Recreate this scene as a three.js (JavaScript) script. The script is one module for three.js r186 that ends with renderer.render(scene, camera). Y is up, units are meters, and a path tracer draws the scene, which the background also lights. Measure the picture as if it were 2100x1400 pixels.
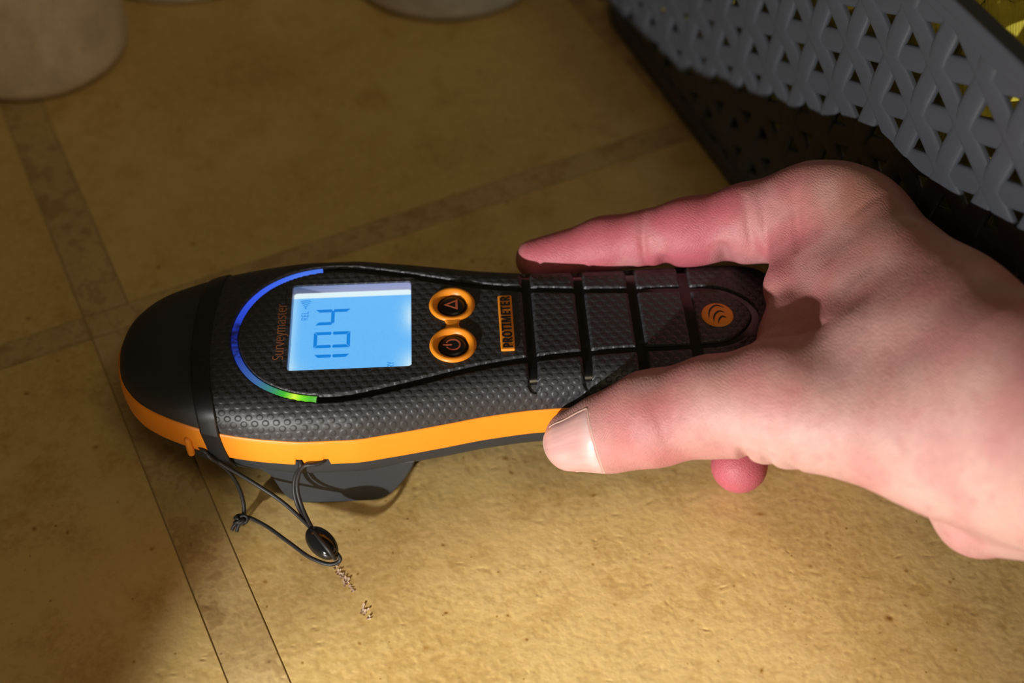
import * as THREE from 'three';
import { mergeGeometries, mergeVertices } from 'three/addons/utils/BufferGeometryUtils.js';
import { RoundedBoxGeometry } from 'three/addons/geometries/RoundedBoxGeometry.js';
import { TextGeometry } from 'three/addons/geometries/TextGeometry.js';
import { FontLoader } from 'three/addons/loaders/FontLoader.js';
import { RectAreaLightUniformsLib } from 'three/addons/lights/RectAreaLightUniformsLib.js';

// ---------------------------------------------------------------- camera, light, exposure
const scene = new THREE.Scene();
scene.background = new THREE.Color(0x000000);
const renderer = new THREE.WebGLRenderer({ antialias: true });
renderer.toneMapping = THREE.LinearToneMapping;
renderer.toneMappingExposure = 1.0;
renderer.shadowMap.enabled = true;
RectAreaLightUniformsLib.init();

const camera = new THREE.PerspectiveCamera(28, 1.5, 0.02, 20);
camera.position.set(0, 0.3433, 0.2677);
camera.lookAt(0, 0.046, 0);
camera.focus = 0.395;
camera.userData.fStop = 7;
scene.add(camera);

const TORCH = { at: [-0.30, 0.15, 0.54], aim: [0.115, 0.03, 0.045], half: 18, blend: 0.14, power: 1.75 };
const HOT = { aim: [-0.152, 0.0, 0.351], half: 19.6, blend: 0.09, power: 2.5 };
const CEILING = { at: [0.8, 2.395, 1.25], size: [0.9, 0.5], power: 5.6 };

// ---------------------------------------------------------------- helpers
let seed = 7;
const rnd = () => { seed = (seed * 1664525 + 1013904223) >>> 0; return seed / 4294967296; };
const clamp = (x, a, b) => Math.min(b, Math.max(a, x));
const sstep = (a, b, x) => { const t = clamp((x - a) / (b - a), 0, 1); return t * t * (3 - 2 * t); };
const mix = (a, b, t) => a + (b - a) * t;
const hash3 = (x, y, z) => { let h = Math.imul(x, 374761393) ^ Math.imul(y, 668265263) ^ Math.imul(z, 2147483647 ^ 1274126177); h = Math.imul(h ^ (h >>> 13), 1274126177); return ((h ^ (h >>> 16)) >>> 0) / 4294967296; };
function noise3(x, y, z) {
  const i = Math.floor(x), j = Math.floor(y), k = Math.floor(z); let u = x - i, v = y - j, w = z - k;
  u = u * u * (3 - 2 * u); v = v * v * (3 - 2 * v); w = w * w * (3 - 2 * w);
  const L = (a, b, c) => hash3(i + a, j + b, k + c);
  return mix(mix(mix(L(0, 0, 0), L(1, 0, 0), u), mix(L(0, 1, 0), L(1, 1, 0), u), v), mix(mix(L(0, 0, 1), L(1, 0, 1), u), mix(L(0, 1, 1), L(1, 1, 1), u), v), w);
}
// 2-D noise that repeats every n cells
function tnoise(x, y, n, s = 0) {
  const i = Math.floor(x), j = Math.floor(y); let u = x - i, v = y - j; u = u * u * (3 - 2 * u); v = v * v * (3 - 2 * v);
  const m = (a) => ((a % n) + n) % n;
  const a = hash3(m(i), m(j), s), b = hash3(m(i + 1), m(j), s), c = hash3(m(i), m(j + 1), s), d = hash3(m(i + 1), m(j + 1), s);
  return mix(mix(a, b, u), mix(c, d, u), v);
}
function texture(w, h, fn, srgb) {
  const data = new Uint8Array(w * h * 4), o = [0, 0, 0];
  for (let j = 0; j < h; j++) for (let i = 0; i < w; i++) {
    fn((i + 0.5) / w, (j + 0.5) / h, o, i, j);
    const k = (j * w + i) * 4; data[k] = clamp(o[0], 0, 1) * 255; data[k + 1] = clamp(o[1], 0, 1) * 255; data[k + 2] = clamp(o[2], 0, 1) * 255; data[k + 3] = 255;
  }
  const t = new THREE.DataTexture(data, w, h); t.wrapS = t.wrapT = THREE.RepeatWrapping; t.magFilter = THREE.LinearFilter; t.minFilter = THREE.LinearFilter;
  if (srgb) t.colorSpace = THREE.SRGBColorSpace; t.needsUpdate = true; return t;
}
const lin = (r, g, b) => new THREE.Color().setRGB(r, g, b);
const std = (c, roughness, extra = {}) => new THREE.MeshStandardMaterial({ color: c, roughness, metalness: 0, side: THREE.DoubleSide, ...extra });
const taken = {};
const numbered = (n) => { const k = (taken[n] = (taken[n] ?? -1) + 1); return k ? `${n}_${String(k).padStart(3, '0')}` : n; };
function mesh(name, geo, mat, parent, label) {
  const m = new THREE.Mesh(geo, mat); m.name = parent === scene ? numbered(name) : name; m.castShadow = m.receiveShadow = true; parent.add(m);
  if (label) m.userData.label = label; return m;
}
function tag(o, label, category, group, kind) { Object.assign(o.userData, { label, category }); if (group) o.userData.group = group; if (kind) o.userData.kind = kind; return o; }
function thing(name, label, category, pos = [0, 0, 0], turn = 0, group) {
  const g = new THREE.Group(); g.name = numbered(name); g.position.set(...pos); g.rotation.y = turn; scene.add(g); return tag(g, label, category, group);
}
function structure(name, geo, mat) { const m = mesh(name, geo, mat, scene); m.userData.kind = 'structure'; return m; }
// grid of points -> geometry; skip(i,j) leaves a cell out
function gridGeo(nu, nv, fn, { skip, closeU } = {}) {
  const pos = [], uv = [], idx = [], p = [0, 0, 0, 0, 0];
  for (let i = 0; i < nu; i++) for (let j = 0; j < nv; j++) { fn(i, j, p); pos.push(p[0], p[1], p[2]); uv.push(p[3], p[4]); }
  const U = closeU ? nu : nu - 1;
  for (let i = 0; i < U; i++) for (let j = 0; j < nv - 1; j++) {
    if (skip && skip(i, j)) continue;
    const a = i * nv + j, b = ((i + 1) % nu) * nv + j, c = b + 1, d = a + 1; idx.push(a, b, d, b, c, d);
  }
  const g = new THREE.BufferGeometry();
  g.setAttribute('position', new THREE.Float32BufferAttribute(pos, 3)); g.setAttribute('uv', new THREE.Float32BufferAttribute(uv, 2)); g.setIndex(idx); g.computeVertexNormals(); return g;
}
const V = (x, y, z) => new THREE.Vector3(x, y, z);
const mm = (p) => V(p[0] / 1000, p[1] / 1000, p[2] / 1000);
const curve = (pts) => new THREE.CatmullRomCurve3(pts.map(mm), false, 'centripetal');
const box = (w, h, d, x = 0, y = 0, z = 0) => new THREE.BoxGeometry(w, h, d).translate(x, y, z);
const rbox = (w, h, d, r, x = 0, y = 0, z = 0, s = 2) => new RoundedBoxGeometry(w, h, d, s, r).translate(x, y, z);
// monotone-ish interpolation through a table
function table(pts) {
  return (x) => {
    const n = pts.length; if (x <= pts[0][0]) return pts[0][1]; if (x >= pts[n - 1][0]) return pts[n - 1][1];
    let i = 0; while (x > pts[i + 1][0]) i++;
    const [x0, y0] = pts[i], [x1, y1] = pts[i + 1], h = x1 - x0, d = (y1 - y0) / h;
    const sl = (k) => { if (k <= 0 || k >= n - 1) return null; const a = (pts[k][1] - pts[k - 1][1]) / (pts[k][0] - pts[k - 1][0]), b = (pts[k + 1][1] - pts[k][1]) / (pts[k + 1][0] - pts[k][0]); return a * b <= 0 ? 0 : 2 * a * b / (a + b); };
    const m0 = sl(i) ?? d, m1 = sl(i + 1) ?? d, t = (x - x0) / h, t2 = t * t, t3 = t2 * t;
    return (2 * t3 - 3 * t2 + 1) * y0 + (t3 - 2 * t2 + t) * h * m0 + (-2 * t3 + 3 * t2) * y1 + (t3 - t2) * h * m1;
  };
}

// ---------------------------------------------------------------- room shell
const plaster = std(lin(0.62, 0.58, 0.5), 0.95), darkUnder = std(lin(0.36, 0.24, 0.09), 0.8);
structure('wall_back', box(3.8, 2.5, 0.1, 0, 1.2, -1.55), plaster);
structure('wall_front', box(3.8, 2.5, 0.1, 0, 1.2, 2.75), plaster);
structure('wall_left', box(0.1, 2.5, 4.4, -1.85, 1.2, 0.6), plaster);
structure('wall_right', box(0.1, 2.5, 4.4, 1.85, 1.2, 0.6), plaster);
structure('ceiling', box(3.8, 0.1, 4.4, 0, 2.46, 0.6), plaster);

// ---------------------------------------------------------------- floor: worn yellow tiles with inlaid strips
const floor = new THREE.Group(); floor.name = 'floor'; floor.userData = { kind: 'structure', label: 'worn yellow-tan floor of large tiles with narrow inlaid strips', category: 'floor' }; scene.add(floor);
const TS = 0.28; // metres of floor that one texture covers
const TN = 2048;
function floorTex(strip) {
  const n = strip ? 1024 : TN, S = strip ? 0.14 : TS, c = S / 0.28;
  const pits = [], specks = [], N = Math.round(1500 * c * c), M = Math.round(420 * c * c);
  for (let k = 0; k < N; k++) pits.push([rnd(), rnd(), 0.0006 + rnd() * 0.0015, 0.0004 + rnd() * 0.0007, (rnd() - 0.5) * 1.2, 0.1 + rnd() * rnd() * 0.7]);
  for (let k = 0; k < M; k++) specks.push([rnd(), rnd(), 0.00025 + rnd() * rnd() * 0.001, 0.35 + rnd() * 0.6]);
  const H = new Float32Array(n * n), D = new Float32Array(n * n);
  const f = (base) => Math.max(1, Math.round(base * c));
  for (let j = 0; j < n; j++) for (let i = 0; i < n; i++) {
    const u = i / n, v = j / n;
    const a = tnoise(u * f(7), v * f(7), f(7), 1), b = tnoise(u * f(22), v * f(22), f(22), 2), d = tnoise(u * f(60), v * f(60), f(60), 3), e = tnoise(u * f(190), v * f(190), f(190), 4), g = tnoise(u * f(420), v * f(420), f(420), 5);
    H[j * n + i] = 0.45 * d + 0.3 * e + 0.12 * g;
    const blot = sstep(0.5, 0.85, 0.5 * a + 0.35 * b + 0.15 * d);
    D[j * n + i] = 0.30 * (b - 0.5) + 0.22 * (d - 0.5) + 0.2 * (e - 0.5) + 0.14 * (g - 0.5) - 0.3 * blot - (strip ? 0.35 * sstep(0.5, 0.7, d * 0.6 + e * 0.4) : 0);
  }
  const put = (arr, cx, cy, rx, ry, ang, amp) => {
    const R = Math.ceil(rx / S * n * 1.6), ca = Math.cos(ang), sa = Math.sin(ang), x0 = Math.round(cx * n), y0 = Math.round(cy * n);
    for (let dy = -R; dy <= R; dy++) for (let dx = -R; dx <= R; dx++) {
      const X = (dx * ca + dy * sa) / (rx / S * n), Y = (-dx * sa + dy * ca) / (ry / S * n), q = X * X + Y * Y; if (q > 2.2) continue;
      arr[(((y0 + dy) % n + n) % n) * n + ((x0 + dx) % n + n) % n] += amp * Math.exp(-q * 2);
    }
  };
  for (const [x, y, rx, ry, a, d] of pits) { put(H, x, y, rx, ry, a, -0.75 * d); put(H, x, (y + ry * 2.2 / S) % 1, rx, ry, a, 0.4 * d); }
  for (const [x, y, r, a] of specks) put(D, x, y, r, r * (0.5 + rnd()), rnd() * 3, -a);
  const base = strip ? [0.755, 0.645, 0.43] : [0.80, 0.685, 0.44], dark = strip ? [0.56, 0.44, 0.26] : [0.60, 0.455, 0.21], light = strip ? [0.82, 0.73, 0.54] : [0.86, 0.755, 0.51];
  const map = texture(n, n, (u, v, o, i, j) => { const d = D[j * n + i]; for (let k = 0; k < 3; k++) o[k] = d < 0 ? mix(base[k], dark[k], clamp(-d * 1.5, 0, 1.35)) : mix(base[k], light[k], clamp(d * 1.7, 0, 1)); }, true);
  const bump = texture(n, n, (u, v, o, i, j) => { o[0] = o[1] = o[2] = clamp(H[j * n + i] * 0.62 + 0.12, 0, 1); });
  for (const t of [map, bump]) t.repeat.set(1 / S, 1 / S);
  return std(0xffffff, 0.5, { map, bumpMap: bump, bumpScale: 0.00033 });
}
const tileMat = floorTex(false), stripMat = floorTex(true);
{
  const under = mesh('subfloor', box(3.6, 0.05, 4.2, 0, -0.0256, 0.6), darkUnder, floor);
  under.userData.kind = 'structure';
  const ang = THREE.MathUtils.degToRad(26.5), e1 = [Math.cos(ang), -Math.sin(ang)], e2 = [Math.sin(ang), Math.cos(ang)];
  const J = 0.00024, top = 0, thick = 0.0006;
  const slab = (name, a0, a1, b0, b1, mat, dy = 0) => {
    const w = a1 - a0 - 2 * J, d = b1 - b0 - 2 * J, r = 0.00004, n = 4;
    // slab with a small chamfer; uv in metres with its own offset
    const pts = [], uvs = [], idx = [], ou = rnd(), ov = rnd(), ca = (a0 + a1) / 2, cb = (b0 + b1) / 2;
    const ringY = [[-thick, 0], [dy - r, 0], [dy, r], [dy, r]];
    for (const [y, ins] of ringY) for (const [sx, sz] of [[-1, -1], [1, -1], [1, 1], [-1, 1]]) {
      const a = ca + sx * (w / 2 - ins), b = cb + sz * (d / 2 - ins);
      pts.push(a * e1[0] + b * e2[0], top + y, a * e1[1] + b * e2[1]); uvs.push(a + ou, b + ov);
    }
    for (let k = 0; k < 2; k++) for (let q = 0; q < n; q++) { const i0 = k * 4 + q, i1 = k * 4 + (q + 1) % 4, j0 = i0 + 4, j1 = i1 + 4; idx.push(i0, j0, i1, i1, j0, j1); }
    idx.push(12, 15, 13, 13, 15, 14);
    const g = new THREE.BufferGeometry(); g.setAttribute('position', new THREE.Float32BufferAttribute(pts, 3)); g.setAttribute('uv', new THREE.Float32BufferAttribute(uvs, 2)); g.setIndex(idx);
    const gg = g.toNonIndexed(); gg.computeVertexNormals();
    mesh(name, gg, mat, floor);
  };
  const P1 = 0.238, P2 = 0.262, A0 = -0.108, AW = 0.0155, B0 = -0.1125, BW = 0.011;
  for (let i = -3; i <= 3; i++) for (let j = -3; j <= 3; j++) {
    const a = A0 + i * P1, b = B0 + j * P2;
    slab('floor_tile', a + AW, a + P1, b + BW, b + P2, tileMat);
    slab('inlay_strip', a, a + AW, b + BW, b + P2, stripMat);
    slab('inlay_strip', a, a + P1, b, b + BW, stripMat);
  }
}

// ---------------------------------------------------------------- moisture meter
const H = 46, HB = 15;                                    // millimetres: top face, underside of the body
const meter = thing('moisture_meter', 'black and orange handheld moisture meter with glowing blue screen', 'meter', [-0.0214, 0, -0.0061], THREE.MathUtils.degToRad(3.11));
const wTab = table([[-95, 0], [-94.4, 5.2], [-93, 10.3], [-90.2, 15.2], [-86, 19.8], [-80, 23.6], [-71, 27.2], [-62, 29.7], [-50, 32.2], [-38, 33.5], [-27, 33.5], [-15, 32], [0, 29.4], [13, 27], [29, 25.3], [45, 25], [60, 25.2], [75, 25.5], [88, 25.6], [97, 24.4], [103, 20.8], [107, 14], [108.6, 7], [109, 0]]);
const XA = -62, XB = 86, NOSE = -95, TAIL = 109;
// outline samples, once round: near side from nose to tail, far side back
const outline = [];
{
  const half = [];
  const N = 520; for (let i = 0; i <= N; i++) { const t = i / N, x = mix(NOSE, TAIL, 0.5 - 0.5 * Math.cos(Math.PI * t) * (1 - 0.0) ); half.push([mix(x, mix(NOSE, TAIL, t), 0.45), 0]); }
  half[0][0] = NOSE; half[N][0] = TAIL;
  for (const h of half) h[1] = wTab(h[0]);
  for (let i = 0; i < N; i++) outline.push([half[i][0], half[i][1]]);
  for (let i = N; i > 0; i--) outline.push([half[i][0], -half[i][1]]);
}
const lift = (x) => 2.8 * sstep(-58, -88, x);             // the orange belt climbs a little round the nose
const shoulderW = (x) => 9 + 8 * sstep(-62, -92, x) + 2 * sstep(90, 106, x);
const yBeltTop = (x) => H - 10 + lift(x);
function edgeDist(x, z) {
  if (x >= XA && x <= XB) return [wTab(x) - Math.abs(z), wTab(x)];
  const sx = x < XA ? XA : XB, dx = x - sx, L = Math.hypot(dx, z) || 1e-9, ux = dx / L, uz = z / L;
  let lo = 0, hi = 60; for (let k = 0; k < 26; k++) { const m = (lo + hi) / 2, px = sx + ux * m, pz = Math.abs(uz * m); if (px > NOSE && px < TAIL && pz < wTab(px)) lo = m; else hi = m; }
  return [lo - L, lo];
}
const domeY = (x, d) => { const a = shoulderW(x), t = 10 - lift(x), q = 1 - clamp(d / a, 0, 1); return H - t + t * Math.pow(1 - Math.pow(q, 2.3), 1 / 2.3); };
const topY = (x, z) => domeY(x, edgeDist(x, z)[0]);
// plan of the channels
const ringPts = [[-35.3, -25.6], [-44.4, -23.3], [-52.5, -18.1], [-58, -10.2], [-60.3, 0], [-58, 10.2], [-52.5, 18.1], [-44.4, 23.3], [-35.3, 25.6], [-27, 25.5], [-20, 24.2], [-7.5, 21.2], [3.7, 18.2], [13.5, 16], [26.5, 14], [42.7, 12.6], [57.7, 11.9], [73.5, 11.7], [85, 10.4], [91.6, 5.6], [94, 0], [91.6, -5.6], [85, -10.4], [73.5, -11.7], [57.7, -11.9], [42.7, -12.6], [26.5, -14], [13.5, -16], [3.7, -18.2], [-7.5, -21.2], [-20, -24.2], [-27, -25.5]];
const ringCurve = new THREE.CatmullRomCurve3(ringPts.map(([x, z]) => V(x, 0, z)), true, 'centripetal');
const ringS = ringCurve.getSpacedPoints(700);
// distance to the ring, by a bucket grid
const ringGrid = new Map();
ringS.forEach((p) => { const k = Math.round(p.x / 3) * 1000 + Math.round(p.z / 3); if (!ringGrid.has(k)) ringGrid.set(k, []); ringGrid.get(k).push(p); });
function ringDist(x, z) {
  let best = 99; const i = Math.round(x / 3), j = Math.round(z / 3);
  for (let a = -1; a <= 1; a++) for (let b = -1; b <= 1; b++) for (const p of ringGrid.get((i + a) * 1000 + j + b) || []) best = Math.min(best, Math.hypot(p.x - x, p.z - z));
  return best;
}
const GROOVES = [[26.5, 22.4], [42.4, 22.2], [58.5, 21.8], [74.6, 21.6]];
const SCR = { x0: -44.2, x1: -8.2, z0: -19.2, z1: 15.1 };
const BTN = [[3.9, -8.5], [3.8, 7.6]];
const inRR = (x, z, { x0, x1, z0, z1 }, r) => { const cx = (x0 + x1) / 2, cz = (z0 + z1) / 2, qx = Math.abs(x - cx) - (x1 - x0) / 2 + r, qz = Math.abs(z - cz) - (z1 - z0) / 2 + r; return Math.hypot(Math.max(qx, 0), Math.max(qz, 0)) + Math.min(Math.max(qx, qz), 0) - r; };
function screenCut(x, z) { return 5 * (1 - sstep(0.85, 1.1, inRR(x, z, SCR, 1.4))); }
function cut(x, z) {
  let g = 1.35 * (1 - sstep(0.85, 1.35, ringDist(x, z)));
  for (const [gx, gz] of GROOVES) { const dz = Math.max(0, Math.abs(z) - gz), d = Math.hypot(x - gx, dz); g = Math.max(g, 1.35 * (1 - sstep(1.2, 1.75, d))); }
  for (const [bx, bz] of BTN) g = Math.max(g, 1.6 * (1 - sstep(5.7, 6.3, Math.hypot(x - bx, z - bz))));
  return Math.max(g, screenCut(x, z));
}
// concentric loft of the upper side
function upperLoft(NR, off, cutFn, skip) {
  const n = outline.length;
  const spine = (x) => clamp(x, XA, XB);
  const rs = []; for (let j = 0; j <= NR; j++) rs.push(1 - Math.pow(1 - j / NR, 1.18));
  const P = [];
  const g = gridGeo(n, NR + 1, (i, j, p) => {
    const [ox, oz] = outline[i], r = rs[j], sx = spine(ox), x = mix(ox, sx, r), z = mix(oz, 0, r), d = r * Math.hypot(ox - sx, oz);
    let y = domeY(x, d) - off; if (cutFn) y -= cutFn(x, z) * sstep(0, 1.5, d);
    const k = off > 0 ? Math.max(0, 1 - off / (Math.hypot(ox - sx, oz) + 1e-6)) : 1;
    p[0] = (sx + (x - sx) * k) / 1000; p[1] = y / 1000; p[2] = z * k / 1000; p[3] = x / 1000; p[4] = (z + Math.sign(oz || 1) * Math.max(0, H - y - (cutFn ? cutFn(x, z) : 0)) * 0.7) / 1000; P[i * (NR + 1) + j] = x;
  }, { closeU: true, skip: skip ? (i, j) => skip(P[i * (NR + 1) + j], i) : undefined });
  return g;
}
const hexBump = texture(124, 168, (u, v, o) => {
  const X = u * 3.1, Y = v * 4.2; let h = 0;
  for (const [cx, cy] of [[0, 0], [3.1, 0], [0, 4.2], [3.1, 4.2], [1.55, 2.1]]) { const d = Math.hypot(X - cx, Y - cy); h = Math.max(h, 1 - sstep(0.55, 1.15, d)); }
  o[0] = o[1] = o[2] = h;
});
hexBump.repeat.set(1 / 0.0031, 1 / 0.0042);
const fineBump = texture(256, 256, (u, v, o) => { o[0] = o[1] = o[2] = 0.5 * tnoise(u * 64, v * 64, 64, 11) + 0.5 * tnoise(u * 128, v * 128, 128, 12); });
fineBump.repeat.set(1 / 0.03, 1 / 0.03);
const rubber = std(lin(0.030, 0.030, 0.033), 0.5, { bumpMap: hexBump, bumpScale: 0.00016 });
const capMat = std(lin(0.019, 0.019, 0.020), 0.6, { bumpMap: fineBump, bumpScale: 0.00004 });
const gloss = std(lin(0.006, 0.006, 0.007), 0.16);
const orange = std(lin(0.84, 0.27, 0.013), 0.42, { bumpMap: fineBump, bumpScale: 0.000015 });
const shellMat = std(lin(0.023, 0.026, 0.030), 0.55, { bumpMap: fineBump, bumpScale: 0.00003 });
const xSeam = (z) => -69.6 + 3.2 * (z / 28) * (z / 28);
const body = mesh('upper_shell', upperLoft(86, 0, cut, (x) => x < -68.5), rubber, meter, 'dark grey rubber shell with raised dots');
mesh('nose_cap', upperLoft(40, 0, null, (x) => x >= -67.5), capMat, meter, 'smooth black end cap');
mesh('channel_liner', upperLoft(70, 0.8, screenCut), gloss, meter, 'glossy black grooves');
// belt, lower shell
{
  const n = outline.length, NB = 9;
  const slots = [[-41.6, 1.15], [-33.9, 1.15]];
  const nrm = outline.map((_, i) => { const a = outline[(i + n - 1) % n], b = outline[(i + 1) % n], dx = b[0] - a[0], dz = b[1] - a[1], L = Math.hypot(dx, dz) || 1; return [-dz / L, dx / L]; });
  const out = (i, k) => [outline[i][0] + nrm[i][0] * k, outline[i][1] + nrm[i][1] * k];
  const belt = gridGeo(n, NB + 4, (i, j, p) => {
    const x = outline[i][0]; let y1 = yBeltTop(x), y0 = y1 - 10.2;
    if (outline[i][1] > 0) for (const [sx, hw] of slots) if (Math.abs(x - sx) < hw) y0 += 2.4;
    let k, y; if (j < 2) { k = [-1.5, -0.1][j]; y = y1 + 0.25; } else if (j > NB + 1) { k = [0.1, -1.5][j - NB - 2]; y = y0; }
    else { const t = (j - 2) / (NB - 1); y = mix(y1 + 0.1, y0 + 0.15, t); k = 0.25 + 0.45 * Math.sin(Math.PI * (0.1 + 0.8 * t)); }
    const q = out(i, k); p[0] = q[0] / 1000; p[1] = y / 1000; p[2] = q[1] / 1000; p[3] = i * 0.0005; p[4] = y / 1000;
  }, { closeU: true });
  mesh('side_belt', belt, orange, meter, 'bright orange band round the sides');
  const prof = [[-1.3, 3], [-1.1, 0], [-1.2, -3], [-1.8, -6.0], [-3.0, -8.6], [-5.4, -10.4], [-9, -11], [-16, -11.2], [-40, -11.2]];
  const low = gridGeo(n, prof.length, (i, j, p) => {
    const [ox, oz] = outline[i], [k, dy] = prof[j], x = ox, yb = yBeltTop(x) - 10.2, bot = HB + 6 * sstep(-66, -92, x);
    const L = Math.hypot(ox - clamp(ox, XA, XB), oz), f = Math.max(0, 1 + k / (L + 1e-6)), sx = clamp(ox, XA, XB);
    const y = dy > -1 ? yb + dy : mix(yb, bot, dy / -11.2);
    p[0] = (sx + (ox - sx) * f) / 1000; p[1] = y / 1000; p[2] = oz * f / 1000; p[3] = i * 0.0005; p[4] = j * 0.003;
  }, { closeU: true });
  mesh('lower_shell', low, shellMat, meter, 'charcoal underside');
  // sensor foot below the head: a trapezium in profile
  const s = new THREE.Shape(); s.moveTo(-0.054, 0.019); s.lineTo(-0.0515, 0.016); s.bezierCurveTo(-0.0495, 0.012, -0.0495, 0.006, -0.0465, 0.003); s.bezierCurveTo(-0.0445, 0.0012, -0.0405, 0.0012, -0.037, 0.0012); s.lineTo(-0.0245, 0.0012); s.bezierCurveTo(-0.0205, 0.0012, -0.0195, 0.002, -0.0175, 0.004); s.bezierCurveTo(-0.0135, 0.009, -0.0115, 0.013, -0.0095, 0.019); s.closePath();
  const fg = new THREE.ExtrudeGeometry(s, { depth: 0.0535, bevelEnabled: true, bevelThickness: 0.0026, bevelSize: 0.0012, bevelSegments: 4, curveSegments: 10 }).translate(0, 0, -0.02675);
  mesh('sensor_foot', fg, shellMat, meter, 'dark grey foot under the head');
  // black strap over the cap seam
  const NV = 150, K = [-2.75, -2.75, -2.2, 0, 2.2, 2.75, 2.75], KO = [-0.5, 0.25, 0.42, 0.45, 0.42, 0.25, -0.5];
  const strap = gridGeo(NV + 1, K.length, (i, j, p) => {
    // walk from the near underside over the top to the far underside
    const v = mix(-1, 1, i / NV), s2 = Math.sign(v), a = Math.abs(v);
    let x, y, z; const e = KO[j];
    if (a < 0.72) {
      const t = 1 - Math.pow(1 - a / 0.72, 1.6); let zz = 28.2 * t; const xx = xSeam(zz) + K[j];
      const [d, L] = edgeDist(xx, zz * -s2); zz = Math.min(zz, Math.abs(zz) + d - 0.02); x = xx; z = -s2 * zz; y = topY(x, z) + e; const w = Math.abs(zz) / 28.2; z += -s2 * e * sstep(0.75, 1, w);
      if (t > 0.999) { z = -s2 * (wTab(xx) + e); y = yBeltTop(x); }
    } else {
      const t = (a - 0.72) / 0.28; x = xSeam(28.2) + K[j] + 2.2 * t; const w = wTab(x) + 0.65 + e; y = mix(yBeltTop(x), HB + 4, t); z = -s2 * (w - 2.5 * sstep(0.6, 1, t));
    }
    p[0] = x / 1000; p[1] = y / 1000; p[2] = z / 1000; p[3] = i * 0.001; p[4] = j * 0.001;
  });
  mesh('strap', strap, std(lin(0.011, 0.011, 0.012), 0.45), meter, 'black strap across the nose');
  mesh('cord_post', new THREE.CapsuleGeometry(0.0011, 0.006, 6, 12).translate(-0.0735, 0.0285, 0.0272), orange, meter);
}
// light pipe round the head
{
  const N = 160, pts = []; for (let i = 0; i <= N; i++) pts.push(ringS[Math.round(mix(0, 700, 0) + i / N * 0)]);
  // the ring starts at the far end of the pipe; walk to the near end, which mirrors it
  const path = []; for (const p of ringS) { path.push(p); if (path.length > 40 && p.x >= -35.3 && p.z > 20) break; }
  const n = path.length, prof = [[-0.95, -0.5], [-0.9, -0.15], [-0.6, 0.12], [0, 0.2], [0.6, 0.12], [0.9, -0.15], [0.95, -0.5]];
  const g = gridGeo(n, prof.length, (i, j, p) => {
    const a = path[Math.max(0, i - 1)], b = path[Math.min(n - 1, i + 1)], dx = b.x - a.x, dz = b.z - a.z, L = Math.hypot(dx, dz), [k, h] = prof[j], x = path[i].x - dz / L * k, z = path[i].z + dx / L * k;
    p[0] = x / 1000; p[1] = (topY(x, z) - 0.35 + h) / 1000; p[2] = z / 1000; p[3] = i / (n - 1); p[4] = j / 6;
  });
  const stops = [[0, 70, 118, 235], [0.1, 72, 118, 240], [0.3, 52, 88, 235], [0.42, 38, 66, 200], [0.5, 14, 26, 110], [0.56, 26, 44, 140], [0.62, 34, 60, 160], [0.68, 50, 84, 165], [0.76, 62, 105, 165], [0.83, 60, 140, 120], [0.88, 70, 190, 50], [0.92, 225, 255, 70], [0.945, 130, 235, 40], [0.98, 80, 190, 40], [1, 110, 190, 80]];
  const em = texture(512, 8, (u, v, o) => { let i = 0; while (i < stops.length - 2 && u > stops[i + 1][0]) i++; const [a, ...ca] = stops[i], [b, ...cb] = stops[i + 1], t = clamp((u - a) / (b - a), 0, 1), fleck = (u > 0.44 && u < 0.62) ? 0.45 + 0.75 * tnoise(u * 130, v * 3, 130, 21) : 1; for (let k = 0; k < 3; k++) o[k] = mix(ca[k], cb[k], t) / 255 * fleck; }, true);
  em.wrapS = em.wrapT = THREE.ClampToEdgeWrapping;
  mesh('indicator_light', g, new THREE.MeshStandardMaterial({ color: lin(0.02, 0.02, 0.03), roughness: 0.3, emissive: 0xffffff, emissiveMap: em, emissiveIntensity: 0.95, side: THREE.DoubleSide }), meter, 'glowing light pipe fading from blue to green');
}
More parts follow.
